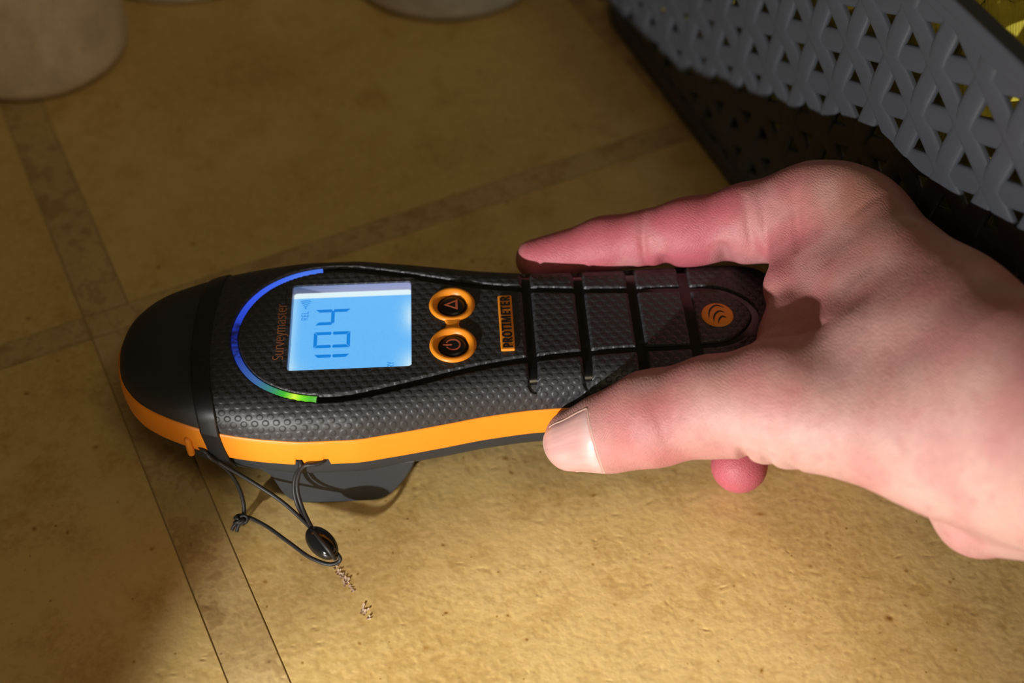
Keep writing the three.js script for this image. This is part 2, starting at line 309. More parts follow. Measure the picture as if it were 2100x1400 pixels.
// screen
const flat = (g) => g.applyMatrix4(new THREE.Matrix4().makeBasis(V(0, 0, -1), V(-1, 0, 0), V(0, 1, 0)));   // reads from the near edge to the far edge
{
  const scr = new THREE.Group(); scr.name = 'screen'; meter.add(scr); scr.userData.label = 'glowing blue display showing 104';
  const S = 28, X0 = -44.8, Z1 = 15.6, W = 35.2, Hh = 37.2;       // LCD, millimetres
  const cv = document.createElement('canvas'); cv.width = Math.round(W * S); cv.height = Math.round(Hh * S); const c = cv.getContext('2d');
  const px = (z) => (Z1 - z) * S, py = (x) => (x - X0) * S;
  c.fillStyle = 'rgb(104,186,250)'; c.fillRect(0, 0, cv.width, cv.height);
  const id = c.getImageData(0, 0, cv.width, cv.height);
  for (let j = 0; j < cv.height; j++) for (let i = 0; i < cv.width; i++) {
    const x = X0 + j / S, z = Z1 - i / S, k = (j * cv.width + i) * 4, q = 0.5 * tnoise(i / 3, j / 3, 4096, 31) + 0.5 * tnoise(i / 9, j / 9, 4096, 32) - 0.5;
    // uneven backlight: paler by the light guide along the far edge and at two corners
    const far = sstep(-16.75, -17.05, z), corner = Math.exp(-((x + 8) ** 2) / 14 - ((z - 12) ** 2) / 30) + 0.9 * Math.exp(-((x + 8) ** 2) / 10 - ((z + 8) ** 2) / 40) + 0.45 * Math.exp(-((x + 44) ** 2) / 3) + 0.3 * Math.exp(-((x + 44) ** 2 + (z - 12) ** 2) / 20);
    const t = clamp(corner * 0.8 + far, 0, 1);
    id.data[k] = mix(104, 225, t) + q * 14; id.data[k + 1] = mix(186, 245, t) + q * 10; id.data[k + 2] = 251;
  }
  c.putImageData(id, 0, 0);
  c.fillStyle = 'rgb(10,128,220)';
  const poly = (pts) => { c.beginPath(); pts.forEach(([x, z], k) => (k ? c.lineTo(px(z), py(x)) : c.moveTo(px(z), py(x)))); c.closePath(); c.fill(); };
  // seven segments: x runs from the digit's top (a) to its foot (d), z from its left (z0) to its right (z1)
  const digit = (xt, xb, zl, zr, segs) => {
    const t = 1.05, xm = (xt + xb) / 2, g = 0.14;
    if (segs.includes('a')) poly([[xt, zl - g], [xt, zr + g], [xt + t, zr + t + g], [xt + t, zl - t - g]]);
    if (segs.includes('d')) poly([[xb, zl - g], [xb, zr + g], [xb - t, zr + t + g], [xb - t, zl - t - g]]);
    if (segs.includes('f')) poly([[xt + g, zl], [xm - 0.4, zl], [xm - g, zl - t / 2], [xm - 0.45, zl - 1.2], [xt + t + g, zl - 1.2]]);
    if (segs.includes('e')) poly([[xb - g, zl], [xm + 0.4, zl], [xm + g, zl - t / 2], [xm + 0.45, zl - 1.2], [xb - t - g, zl - 1.2]]);
    if (segs.includes('b')) poly([[xt + g, zr], [xm - 0.4, zr], [xm - g, zr + t / 2], [xm - 0.45, zr + 1.2], [xt + t + g, zr + 1.2]]);
    if (segs.includes('c')) poly([[xb - g, zr], [xm + 0.4, zr], [xm + g, zr + t / 2], [xm + 0.45, zr + 1.2], [xb - t - g, zr + 1.2]]);
    if (segs.includes('g')) poly([[xm, zl - 0.55], [xm - t / 2, zl - 1.1], [xm - t / 2, zr + 1.1], [xm, zr + 0.55], [xm + t / 2, zr + 1.1], [xm + t / 2, zl - 1.1]]);
  };
  digit(-37.1, -26.6, 12.6, 6.2, 'bc'); digit(-37.4, -26.6, 3.6, -2.8, 'abcdef'); digit(-37.3, -26.7, -5.6, -12, 'bcfg');
  c.font = `${2.9 * S}px sans-serif`; c.save(); c.translate(px(-7.7), py(-39.35)); c.scale(0.82, 1); c.fillText('REL', 0, 0); c.restore();
  c.beginPath(); c.arc(px(-12.9), py(-40.35), 0.28 * S, 0, 7); c.fill();
  c.strokeStyle = c.fillStyle; c.lineWidth = 0.3 * S; for (const r of [0.95, 1.75, 2.55, 3.35]) { c.beginPath(); c.arc(px(-12.6), py(-40.35), r * S, -0.5, 0.5); c.stroke(); }
  c.font = `${2.8 * S}px sans-serif`; c.save(); c.translate(px(12.5), py(-13.6)); c.scale(0.8, 1); c.fillText('RY', 0, 0); c.restore();
  const tx = new THREE.CanvasTexture(cv); tx.colorSpace = THREE.SRGBColorSpace; tx.magFilter = THREE.LinearFilter;
  const lcd = mesh('display_panel', flat(new THREE.PlaneGeometry(W / 1000, Hh / 1000)).translate((X0 + Hh / 2) / 1000, (H - 3.6) / 1000, (Z1 - W / 2) / 1000), new THREE.MeshStandardMaterial({ color: 0x05070a, roughness: 0.6, emissive: 0xffffff, emissiveMap: tx, emissiveIntensity: 1.0 }), scr, 'blue backlit liquid crystal panel with dark blue digits');
  lcd.receiveShadow = true;
  // pale well wall round the panel
  const wall = new THREE.Shape(), hole = new THREE.Path(), rr = (p, x0, x1, z0, z1, r) => { p.moveTo(x0 + r, z0); p.lineTo(x1 - r, z0); p.quadraticCurveTo(x1, z0, x1, z0 + r); p.lineTo(x1, z1 - r); p.quadraticCurveTo(x1, z1, x1 - r, z1); p.lineTo(x0 + r, z1); p.quadraticCurveTo(x0, z1, x0, z1 - r); p.lineTo(x0, z0 + r); p.quadraticCurveTo(x0, z0, x0 + r, z0); };
  rr(wall, SCR.x0 - 0.75, SCR.x1 + 0.75, SCR.z0 - 0.75, SCR.z1 + 0.75, 1.8); rr(hole, SCR.x0 + 0.15, SCR.x1 - 0.15, SCR.z0 + 0.1, SCR.z1 - 0.1, 1.2); wall.holes.push(hole);
  const wg = new THREE.ExtrudeGeometry(wall, { depth: 3.1, bevelEnabled: false, curveSegments: 5 }).rotateX(Math.PI / 2).scale(0.001, 0.001, 0.001).translate(0, (H - 0.55) / 1000, 0);
  mesh('well_wall', wg, std(lin(0.26, 0.26, 0.40), 0.35), scr, 'pale translucent wall of the display well');
  const lip = new THREE.Shape(), lipHole = new THREE.Path(); rr(lip, SCR.x0 - 1.5, SCR.x1 + 1.5, SCR.z0 - 1.5, SCR.z1 + 1.5, 2.4); rr(lipHole, SCR.x0, SCR.x1, SCR.z0, SCR.z1, 1.3); lip.holes.push(lipHole);
  const lg = new THREE.ExtrudeGeometry(lip, { depth: 0.55, bevelEnabled: false, curveSegments: 6 }).rotateX(Math.PI / 2).scale(0.001, 0.001, 0.001).translate(0, (H + 0.02) / 1000, 0); lg.attributes.uv.array.forEach((q, k, arr) => { arr[k] = q / 1000; });
  mesh('screen_lip', lg, rubber, scr, 'black rim of the display window');
  const cover = new THREE.Shape(); rr(cover, SCR.x0 - 0.1, SCR.x1 + 0.1, SCR.z0 - 0.1, SCR.z1 + 0.1, 1.4);
  mesh('screen_glass', new THREE.ShapeGeometry(cover, 5).rotateX(Math.PI / 2).scale(0.001, 0.001, 0.001).translate(0, (H - 0.5) / 1000, 0), new THREE.MeshPhysicalMaterial({ color: 0xffffff, roughness: 0.03, transmission: 1, thickness: 0, ior: 1.45, side: THREE.DoubleSide }), scr, 'clear cover window');
  const la = new THREE.RectAreaLight(0x6ab4ff, 0.35, 0.034, 0.030); la.position.set(-0.0262, (H - 3.4) / 1000, -0.002); la.lookAt(0, 1, 0); meter.add(la); la.rotation.set(Math.PI / 2, 0, 0);
}
// lettering and buttons
const loadFont = (n) => new FontLoader().loadAsync(`fonts/droid/${n}.typeface.json`);
const fontB = await loadFont('droid_sans_bold'), fontR = await loadFont('droid_sans_regular');
function capHeight(font) { const g = new TextGeometry('E', { font, size: 1, depth: 1, curveSegments: 2, bevelEnabled: false }); g.computeBoundingBox(); return g.boundingBox.max.y; }
function word(text, font, len, height, depth) {
  const g = new TextGeometry(text, { font, size: 1, depth: 1, curveSegments: 4, bevelEnabled: false }); g.computeBoundingBox(); const b = g.boundingBox;
  return g.translate(-(b.min.x + b.max.x) / 2, 0, 0).scale(len / (b.max.x - b.min.x), height / capHeight(font), depth);
}
{
  const print = std(lin(0.30, 0.105, 0.045), 0.6), ink = std(lin(0.008, 0.006, 0.005), 0.5), sym = std(lin(0.5, 0.11, 0.045), 0.55);
  mesh('model_name', flat(word('Surveymaster', fontR, 0.0222, 0.0031, 0.00006)).translate(-0.0454, H / 1000, -0.0004), print, meter, 'dull orange printed word Surveymaster');
  const plate = mesh('name_plate', rbox(0.0042, 0.0014, 0.0221, 0.0005, 0.01975, (H + 0.0) / 1000, -0.0001), orange, meter, 'orange plate with raised black letters');
  mesh('lettering', flat(word('PROTIMETER', fontB, 0.0205, 0.0029, 0.00025)).translate(0.0212, (H + 0.68) / 1000, -0.0001), ink, plate, 'black word PROTIMETER');
  // figure-of-eight collar
  const prof = [[6.95, -1.2], [6.9, 0.05], [6.6, 0.62], [6.1, 0.88], [5.5, 0.75], [4.9, 0.2], [4.45, -0.6], [4.3, -1.3]].map(([r, y]) => new THREE.Vector2(r / 1000, y / 1000));
  const rings = BTN.map(([x, z]) => new THREE.LatheGeometry(prof, 56).translate(x / 1000, H / 1000, z / 1000));
  const br = gridGeo(9, 13, (i, j, p) => { const t = i / 8 * 2 - 1, v = j / 12 * 2 - 1, hw = 1.9 + 1.5 * t * t; p[0] = 3.85 + v * hw; p[2] = -0.45 + t * 2.6; p[1] = H + 0.55 * Math.pow(1 - v ** 4, 0.5) + 0.02; p[0] /= 1000; p[1] /= 1000; p[2] /= 1000; p[3] = p[4] = 0; });
  for (const g of rings) g.deleteAttribute('uv'); br.deleteAttribute('uv');
  mesh('button_collar', mergeGeometries([...rings, br]), orange, meter, 'orange figure-of-eight collar round the two buttons');
  const bp = [[0, 0.45], [1.6, 0.43], [2.8, 0.3], [3.5, 0.02], [3.95, -0.5], [4.1, -1.3]].map(([r, y]) => new THREE.Vector2(Math.max(r, 0.00001) / 1000, y / 1000));
  BTN.forEach(([x, z], k) => {
    const b = mesh('button', new THREE.LatheGeometry(bp, 40).translate(x / 1000, (H - 0.35) / 1000, z / 1000), std(lin(0.012, 0.012, 0.013), 0.4), meter, k ? 'black round button with power symbol' : 'black round button with triangle symbol');
    const y = (H + 0.02) / 1000;
    if (!k) {
      const s = new THREE.Shape(), h = new THREE.Path(), tri = (p, r, dy) => { p.moveTo(-r, -r * 0.82 + dy); p.lineTo(r, -r * 0.82 + dy); p.lineTo(0, r * 1.15 + dy); p.closePath(); };
      tri(s, 0.00205, 0); tri(h, 0.00125, 0); s.holes.push(h);
      const g = new THREE.ExtrudeGeometry(s, { depth: 0.00016, bevelEnabled: false });
      mesh('triangle_symbol', g.rotateZ(-Math.PI / 2).applyMatrix4(new THREE.Matrix4().makeBasis(V(0, 0, -1), V(-1, 0, 0), V(0, 1, 0))).rotateY(Math.PI / 2).translate(x / 1000, y, z / 1000 + 0.0), sym, b);
    } else {
      const ring = new THREE.Shape(); ring.absarc(0, 0, 0.00225, 0.42, Math.PI * 2 - 0.42, false); ring.absarc(0, 0, 0.0018, Math.PI * 2 - 0.42, 0.42, true); ring.closePath();
      const bar = new THREE.Shape(); bar.moveTo(0.0003, -0.00021); bar.lineTo(0.003, -0.00021); bar.lineTo(0.003, 0.00021); bar.lineTo(0.0003, 0.00021); bar.closePath();
      const g = new THREE.ExtrudeGeometry([ring, bar], { depth: 0.00016, bevelEnabled: false, curveSegments: 24 });
      mesh('power_symbol', g.rotateZ(Math.PI / 2).applyMatrix4(new THREE.Matrix4().makeBasis(V(0, 0, -1), V(-1, 0, 0), V(0, 1, 0))).translate(x / 1000, y, z / 1000), sym, b);
    }
  });
  // round badge with three swooshes
  const lp = [[0, 0.55], [2.5, 0.5], [4.0, 0.36], [4.7, 0.15], [4.9, -0.3]].map(([r, y]) => new THREE.Vector2(Math.max(r, 1e-5) / 1000, y / 1000));
  const badge = mesh('badge', new THREE.LatheGeometry(lp, 48).translate(0.0826, H / 1000, 0), orange, meter, 'round orange badge with three black arcs');
  for (const pts of [[[-2.75, 1.8], [-2.5, -0.4], [-1.6, -2.4], [0.2, -3.6], [2.4, -2.5]], [[-1.5, 3.2], [-1.3, 1.4], [-0.6, -0.1], [0.8, -1.1], [2.3, -0.4]], [[-0.4, 3.8], [0.2, 2.2], [1.2, 1.1], [2.5, 1.6]]]) {
    const cu = new THREE.CatmullRomCurve3(pts.map(([x, z]) => V(x, 0, z)), false, 'centripetal'), N = 24;
    const g = gridGeo(N + 1, 2, (i, j, p) => { const t = i / N, q = cu.getPoint(t), d = cu.getTangent(t), w = 0.36 * Math.pow(Math.sin(Math.PI * clamp(t, 0.01, 0.99)), 0.6) * (0.6 + 0.6 * t); const x = q.x + d.z * w * (j ? 1 : -1), z = q.z - d.x * w * (j ? 1 : -1); p[0] = 0.0826 + x / 1000; p[2] = z / 1000; p[1] = (H + 0.60 - 0.01 * (x * x + z * z)) / 1000; p[3] = p[4] = 0; });
    mesh('swoosh', g, ink, badge);
  }
}

// ---------------------------------------------------------------- lanyard
{
  const black = std(lin(0.012, 0.011, 0.011), 0.55), shiny = std(lin(0.008, 0.008, 0.008), 0.12);
  const lan = thing('lanyard', 'thin black cord loop with bead and knot tied to the meter', 'lanyard', [-0.056, 0, 0.042]);
  const rel = (g) => g.translate(0.056, 0, -0.042);
  const cord = (pts, r = 0.62, n = 60) => mesh('cord', rel(new THREE.TubeGeometry(curve(pts), n, r / 1000, 8)), black, lan);
  for (const pts of [
    [[-91.6, 29.0, 23.7], [-90.7, 28.4, 24.8], [-88.5, 28.0, 26.8], [-85.0, 24.0, 27.5], [-75.8, 17.0, 29.7], [-67.3, 13.0, 33.8], [-58.8, 10.8, 41.1], [-56.5, 13.2, 44.9], [-54.3, 14.4, 48.4], [-52.0, 13.3, 51.0], [-50.7, 9.5, 51.1]],
    [[-89.5, 28.5, 25.1], [-87.3, 27.0, 27.8], [-85.1, 23.5, 27.5], [-83.0, 19.0, 27.3], [-81.1, 12.0, 27.9], [-80.3, 7.0, 29.6], [-80.2, 4.5, 31.7], [-81.0, 4.0, 33.5]],
    [[-81.2, 4.0, 33.9], [-79.7, 4.0, 32.8], [-73.9, 4.5, 35.8], [-65.8, 5.5, 42.5], [-57.9, 6.5, 49.0], [-52.0, 7.0, 51.3], [-49.5, 8.0, 50.5], [-50.2, 10.0, 49.8], [-52.0, 10.0, 48.5]],
    [[-61.5, 27.2, 27.8], [-61.2, 27.0, 28.7], [-60.9, 26.0, 30.2], [-63.0, 21.0, 30.0], [-63.9, 16.0, 31.6], [-62.7, 12.0, 34.9], [-58.3, 10.2, 41.4], [-56.6, 10.2, 43.6]],
    [[-53.8, 27.2, 27.8], [-53.9, 27.5, 29.3], [-56.0, 27.5, 30.7], [-59.5, 27.2, 31.1], [-62.0, 22.0, 30.8], [-62.7, 17.0, 32.3], [-61.4, 13.0, 35.6], [-57.9, 10.8, 41.8], [-56.3, 10.6, 43.9]],
  ]) cord(pts);
  const bg = new THREE.SphereGeometry(1, 28, 20).scale(0.0064, 0.0035, 0.0037).rotateY(-0.836).translate(-0.0550, 0.0102, 0.0461);
  mesh('bead', rel(bg), shiny, lan, 'glossy black oval bead');
  const kn = [[0, 0], [0.5, 0.5]].map(([x, y]) => rel(new THREE.TorusKnotGeometry(0.0012, 0.00058, 60, 8, 2, 3).scale(1, 0.85, 1).rotateX(1.2 + x).translate(-0.0812 + x / 1000, 0.0040 + y / 1000, 0.0339)));
  mesh('knot', mergeGeometries(kn), black, lan, 'tight overhand knot');
  cord([[-81.5, 3.6, 33.9], [-83.1, 2.2, 34.7], [-83.8, 1.0, 35.3]], 0.55, 12); cord([[-80.9, 3.6, 34.3], [-81.9, 2.2, 35.1], [-82.3, 1.0, 35.8]], 0.55, 12);
}

// ---------------------------------------------------------------- hand
{
  const SK = {
    index: [[7.6, 40, -40.2, 6.5], [29, 45, -41.6, 8.2], [54.6, 53.5, -38.6, 9.9], [72, 59, -36.6, 11.6], [89.8, 64, -34.9, 14.2]],
    thumb: [[18.4, 33, 26.2, 9.2], [28, 39, 28.0, 10.6], [38.5, 46.5, 29.4, 12.6], [56, 54.5, 31.0, 13.4], [74.2, 61, 35.5, 15.2]],
    middle: [[68.8, 10.2, 18.0, 8.6], [74.5, 8.6, -4.8, 8.2], [92, 13, -38, 8.5], [93.5, 33, -38, 9.5], [100, 44, -33, 12]],
    ring: [[89.9, 9, -2, 8.3], [99, 10, -28, 8.3], [100, 28, -27, 9.5], [104, 36, -20, 11]],
    pinky: [[102, 9, 0, 7.4], [109, 10, -15, 7.5], [109, 24, -12, 8.5], [109, 28, -2, 10]],
  };
  const palm = [
    [[89.8, 64, -34.9, 14], [101.1, 68, -24.3, 14.5], 9], [[101.1, 68, -24.3, 14.5], [115.5, 79, 20.2, 16], 9], [[115.5, 79, 20.2, 16], [124, 88, 49.2, 20], 9],
    [[93, 58, -8.2, 11], [106.4, 70, 31.7, 20], 10], [[106.4, 70, 31.7, 20], [123.7, 82, 58.1, 24], 10],
    [[74.2, 60, 37.2, 14.2], [108.7, 73, 56.3, 18], 9], [[108.7, 73, 56.3, 18], [124, 80, 62, 23], 9],
    [[100, 44, -33, 11], [120, 70, 40.4, 16], 8], [[104, 36, -20, 10.5], [119, 58, 42, 15], 8], [[109, 28, -2, 9.5], [118, 48, 46, 14], 8],
    [[82.5, 63, -24, 5.5], [78.6, 60.5, -8.2, 4.8], 5], [[78.6, 60.5, -8.2, 4.8], [78.5, 59, 8, 6], 5], [[78.5, 59, 8, 6], [72, 60, 26, 11], 8], [[85, 60, -6, 7], [98, 66, 12, 13], 8], [[80, 60, 10, 7], [92, 66, 26, 14], 8], [[88, 62, -20, 8], [97, 66, -4, 12], 8],
    [[122, 50, 62, 13], [129, 58, 64, 17], 6],
    [[124, 80, 58, 25], [150, 108, 105, 26], 10], [[150, 108, 105, 26], [200, 170, 215, 36], 10],
  ];
  const seg = (x, y, z, a, b) => { const bx = b[0] - a[0], by = b[1] - a[1], bz = b[2] - a[2], px = x - a[0], py = y - a[1], pz = z - a[2]; const t = clamp((px * bx + py * by + pz * bz) / (bx * bx + by * by + bz * bz), 0, 1), dx = px - bx * t, dy = py - by * t, dz = pz - bz * t; return Math.sqrt(dx * dx + dy * dy + dz * dz) - (a[3] + (b[3] - a[3]) * t); };
  const smin = (a, b, k) => { const h = Math.max(k - Math.abs(a - b), 0) / k; return Math.min(a, b) - h * h * k * 0.25; };
  const chain = (x, y, z, c, k) => { let d = 1e3; for (let i = 0; i + 1 < c.length; i++) d = smin(d, seg(x, y, z, c[i], c[i + 1]), k); return d; };
  // folds: [centre, direction across the fold, half width, depth, reach]
  const folds = [
    [[40.5, 53, -35], [0.95, 0.25, 0.2], 1.3, 0.9, 11], [[47, 47, -32], [0.95, 0.2, 0.1], 2.4, 1.5, 6], [[64.5, 53, -27], [0.95, 0.25, 0.15], 2.4, 2.2, 8], [[70, 66, -28], [0.92, 0.3, 0.1], 1.4, 0.7, 10], [[75, 66, -26], [0.92, 0.3, 0.1], 1.2, 0.5, 10],
    [[62, 49, 47], [0.9, 0.2, 0.35], 1.3, 2.0, 9], [[67, 52, 51], [0.85, 0.25, 0.45], 1.3, 1.4, 10], [[72.5, 55, 54], [0.85, 0.25, 0.45], 1.5, 1.0, 11],
    [[84, 69, -24], [0.9, 0.3, 0.2], 1.6, 0.9, 12], [[98, 84, -18], [0.35, 0.3, 0.88], 1.4, 0.35, 9], [[74, 71, 20], [-0.35, 0.45, 0.82], 1.8, 0.9, 13], [[66, 66, 24], [-0.3, 0.5, 0.8], 1.2, 0.6, 10],
    [[34, 52, 38], [0.97, 0.2, 0.1], 1.0, 0.16, 9], [[40, 55, 39], [0.9, 0.35, -0.1], 1.1, 0.2, 9], [[44, 56, 38], [0.97, -0.1, 0.3], 1.0, 0.14, 8],
  ].map(([c, n, s, a, r]) => { const L = Math.hypot(...n); return [c, n.map((v) => v / L), s, a, r]; });
  // soft rises and hollows: [centre, radius, height]
  const lumps = [[[92, 86, -16], 14, 2.4], [[97, 83, -36], 12, -2.2], [[96, 75, 20], 14, 1.6], [[88, 72, 26], 12, -1.4], [[112, 96, 14], 12, 1.0], [[60, 60, 22], 10, 1.0]];
  const field = (x, y, z) => {
    let d = 1e3; for (const [a, b, k] of palm) d = smin(d, seg(x, y, z, a, b), k);
    d = smin(d, chain(x, y, z, SK.index, 4), 7); d = smin(d, chain(x, y, z, SK.thumb, 5), 8);
    d = smin(d, chain(x, y, z, SK.middle, 4), 5); d = smin(d, chain(x, y, z, SK.ring, 4), 4); d = smin(d, chain(x, y, z, SK.pinky, 4), 4);
    if (Math.abs(d) < 8) {
      for (const [c, n, s, a, r] of folds) { const px = x - c[0], py = y - c[1], pz = z - c[2], q = px * px + py * py + pz * pz; if (q > r * r) continue; const e = (px * n[0] + py * n[1] + pz * n[2]) / s; d += a * Math.exp(-e * e) * (1 - q / (r * r)); }
      for (const [c, r, h] of lumps) { const q = ((x - c[0]) ** 2 + (y - c[1]) ** 2 + (z - c[2]) ** 2) / (r * r); if (q < 4) d += h * Math.exp(-q * 1.5); }
    }
    return d;
  };
  // surface nets on a sparse grid
  const C = 0.95, B = 4, lo = [-4, -2, -62], hi = [242, 214, 258], nx = Math.ceil((hi[0] - lo[0]) / C / B) * B, ny = Math.ceil((hi[1] - lo[1]) / C / B) * B, nz = Math.ceil((hi[2] - lo[2]) / C / B) * B;
  const values = new Map(), key = (i, j, k) => (i * (ny + 1) + j) * (nz + 1) + k;
  const cells = [];
  for (let bi = 0; bi < nx; bi += B) for (let bj = 0; bj < ny; bj += B) for (let bk = 0; bk < nz; bk += B) {
    const c = field(lo[0] + (bi + B / 2) * C, lo[1] + (bj + B / 2) * C, lo[2] + (bk + B / 2) * C); if (Math.abs(c) > B * C * 0.87 + 3.2) continue;
    for (let i = bi; i <= bi + B; i++) for (let j = bj; j <= bj + B; j++) for (let k = bk; k <= bk + B; k++) { const q = key(i, j, k); if (!values.has(q)) values.set(q, field(lo[0] + i * C, lo[1] + j * C, lo[2] + k * C)); }
    for (let i = bi; i < bi + B; i++) for (let j = bj; j < bj + B; j++) for (let k = bk; k < bk + B; k++) cells.push([i, j, k]);
  }
  const vid = new Map(), pos = [], idx = [];
  const E = [[0, 1], [2, 3], [4, 5], [6, 7], [0, 2], [1, 3], [4, 6], [5, 7], [0, 4], [1, 5], [2, 6], [3, 7]];
  for (const [i, j, k] of cells) {
    const v = []; let neg = 0; for (let c = 0; c < 8; c++) { const q = values.get(key(i + (c >> 2), j + ((c >> 1) & 1), k + (c & 1))); v.push(q); if (q < 0) neg++; }
    if (!neg || neg === 8) continue;
    let sx = 0, sy = 0, sz = 0, n = 0;
    for (const [a, b] of E) if ((v[a] < 0) !== (v[b] < 0)) { const t = v[a] / (v[a] - v[b]); sx += mix(a >> 2, b >> 2, t); sy += mix((a >> 1) & 1, (b >> 1) & 1, t); sz += mix(a & 1, b & 1, t); n++; }
    vid.set(key(i, j, k), pos.length / 3); pos.push(lo[0] + (i + sx / n) * C, lo[1] + (j + sy / n) * C, lo[2] + (k + sz / n) * C);
  }
  for (const [i, j, k] of cells) {
    const v0 = values.get(key(i, j, k));
    for (let ax = 0; ax < 3; ax++) {
      const o = [0, 0, 0]; o[ax] = 1; const v1 = values.get(key(i + o[0], j + o[1], k + o[2])); if (v1 === undefined || (v0 < 0) === (v1 < 0)) continue;
      const u = [0, 0, 0], w = [0, 0, 0]; u[(ax + 1) % 3] = 1; w[(ax + 2) % 3] = 1;
      const a = vid.get(key(i, j, k)), b = vid.get(key(i - u[0], j - u[1], k - u[2])), c = vid.get(key(i - u[0] - w[0], j - u[1] - w[1], k - u[2] - w[2])), d = vid.get(key(i - w[0], j - w[1], k - w[2]));
      if (a === undefined || b === undefined || c === undefined || d === undefined) continue;
      if (v0 < 0) idx.push(a, b, c, a, c, d); else idx.push(a, c, b, a, d, c);
    }
  }
  const nrm = [], col = [], uv = [];
  const near = (p, c, r) => Math.exp(-((p[0] - c[0]) ** 2 + (p[1] - c[1]) ** 2 + (p[2] - c[2]) ** 2) / (r * r));
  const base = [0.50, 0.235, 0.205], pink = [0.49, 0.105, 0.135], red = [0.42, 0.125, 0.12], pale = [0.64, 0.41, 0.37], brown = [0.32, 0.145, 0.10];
  for (let q = 0; q < pos.length; q += 3) {
    const x = pos[q], y = pos[q + 1], z = pos[q + 2], e = 0.6;
    let gx = field(x + e, y, z) - field(x - e, y, z), gy = field(x, y + e, z) - field(x, y - e, z), gz = field(x, y, z + e) - field(x, y, z - e); const L = Math.hypot(gx, gy, gz) || 1;
    gx /= L; gy /= L; gz /= L; nrm.push(gx, gy, gz);
    const p = [x, y, z], c = [...base], blend = (t, k) => { k = clamp(k, 0, 1); for (let i = 0; i < 3; i++) c[i] = mix(c[i], t[i], k); };
    const n1 = noise3(x / 9, y / 9, z / 9), n2 = noise3(x / 2.6, y / 2.6, z / 2.6), n3 = noise3(x / 1.2, y / 1.2, z / 1.2);
    // blood and pigment patches, with some shade and torchlight painted into the colour
    const fi = chain(x, y, z, SK.index, 4); blend(pink, 0.9 * sstep(7, 0.2, Math.abs(fi)) * sstep(100, 55, x));
    const fm = chain(x, y, z, SK.middle, 4); blend(pink, sstep(2, 0.3, Math.abs(fm)) * sstep(40, 25, y));
    blend(red, 0.9 * near(p, [38, 56, 39], 11)); blend(pink, 0.4 * near(p, [34, 46, 41], 11));
    blend(brown, 0.9 * sstep(20, -25, z - (x - 95) * 0.5) * sstep(80, 100, x));  // tan skin on the back, deepened to paint in its shade
    blend(red, 0.35 * near(p, [82, 80, 10], 20)); blend(pink, 0.5 * near(p, [80, 66, -14], 16)); blend(pale, 0.75 * near(p, [112, 72, 76], 36)); blend(pale, 0.55 * near(p, [66, 54, 48], 16));  // pale thenar: lighter palm skin plus torch brightness painted in
    blend(pink, 0.25 * sstep(0.5, 0.8, n1)); blend(pale, 0.25 * sstep(0.5, 0.2, n1)); blend(red, 0.2 * sstep(0.6, 0.9, n2));
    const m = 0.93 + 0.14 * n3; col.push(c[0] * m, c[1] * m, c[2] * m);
    uv.push((x + 0.35 * z) / 1000, (z * 0.72 - y * 0.72 + 0.15 * x) / 1000);
  }
  for (let q = 0; q < pos.length; q++) pos[q] /= 1000;
  const origin = [0.1, 0, 0.01];
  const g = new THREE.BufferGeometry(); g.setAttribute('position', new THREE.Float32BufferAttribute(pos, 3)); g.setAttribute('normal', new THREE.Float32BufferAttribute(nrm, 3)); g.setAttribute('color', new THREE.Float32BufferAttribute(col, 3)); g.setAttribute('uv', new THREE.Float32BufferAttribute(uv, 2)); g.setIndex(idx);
  g.translate(-origin[0], 0, -origin[2]);
  // fine skin lines: crossing wavy furrows and pores
  const skinBump = texture(1024, 1024, (u, v, o) => {
    const wx = tnoise(u * 24, v * 24, 24, 41) - 0.5, wy = tnoise(u * 24, v * 24, 24, 42) - 0.5;
    const a = Math.abs(((u * 70 + v * 38 + wx * 1.6) % 1 + 1) % 1 - 0.5) * 2, b = Math.abs(((u * 44 - v * 66 + wy * 1.8) % 1 + 1) % 1 - 0.5) * 2;
    const mA = tnoise(u * 16, v * 16, 16, 43), mB = tnoise(u * 16, v * 16, 16, 44);
    o[0] = o[1] = o[2] = 0.62 - 0.3 * mA * Math.pow(a, 5) - 0.3 * mB * Math.pow(b, 5) + 0.22 * (tnoise(u * 150, v * 150, 150, 45) - 0.5) + 0.2 * (tnoise(u * 300, v * 300, 300, 46) - 0.5);
  });
  skinBump.repeat.set(1 / 0.052, 1 / 0.052);
  const hand = thing('hand', 'bare hand gripping the tail of the moisture meter, thumb on its side', 'hand', origin);
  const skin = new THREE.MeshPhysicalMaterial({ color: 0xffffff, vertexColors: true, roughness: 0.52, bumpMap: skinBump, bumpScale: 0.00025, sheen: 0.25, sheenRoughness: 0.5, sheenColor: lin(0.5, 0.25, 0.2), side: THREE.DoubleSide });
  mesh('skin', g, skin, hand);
  // thumb nail: a curved plate on the last joint
  const A = SK.thumb[2], T = SK.thumb[0], ax = V(T[0] - A[0], T[1] - A[1], T[2] - A[2]).normalize(), up = V(-0.12, 0.60, 0.79); up.addScaledVector(ax, -up.dot(ax)).normalize(); const side = ax.clone().cross(up);
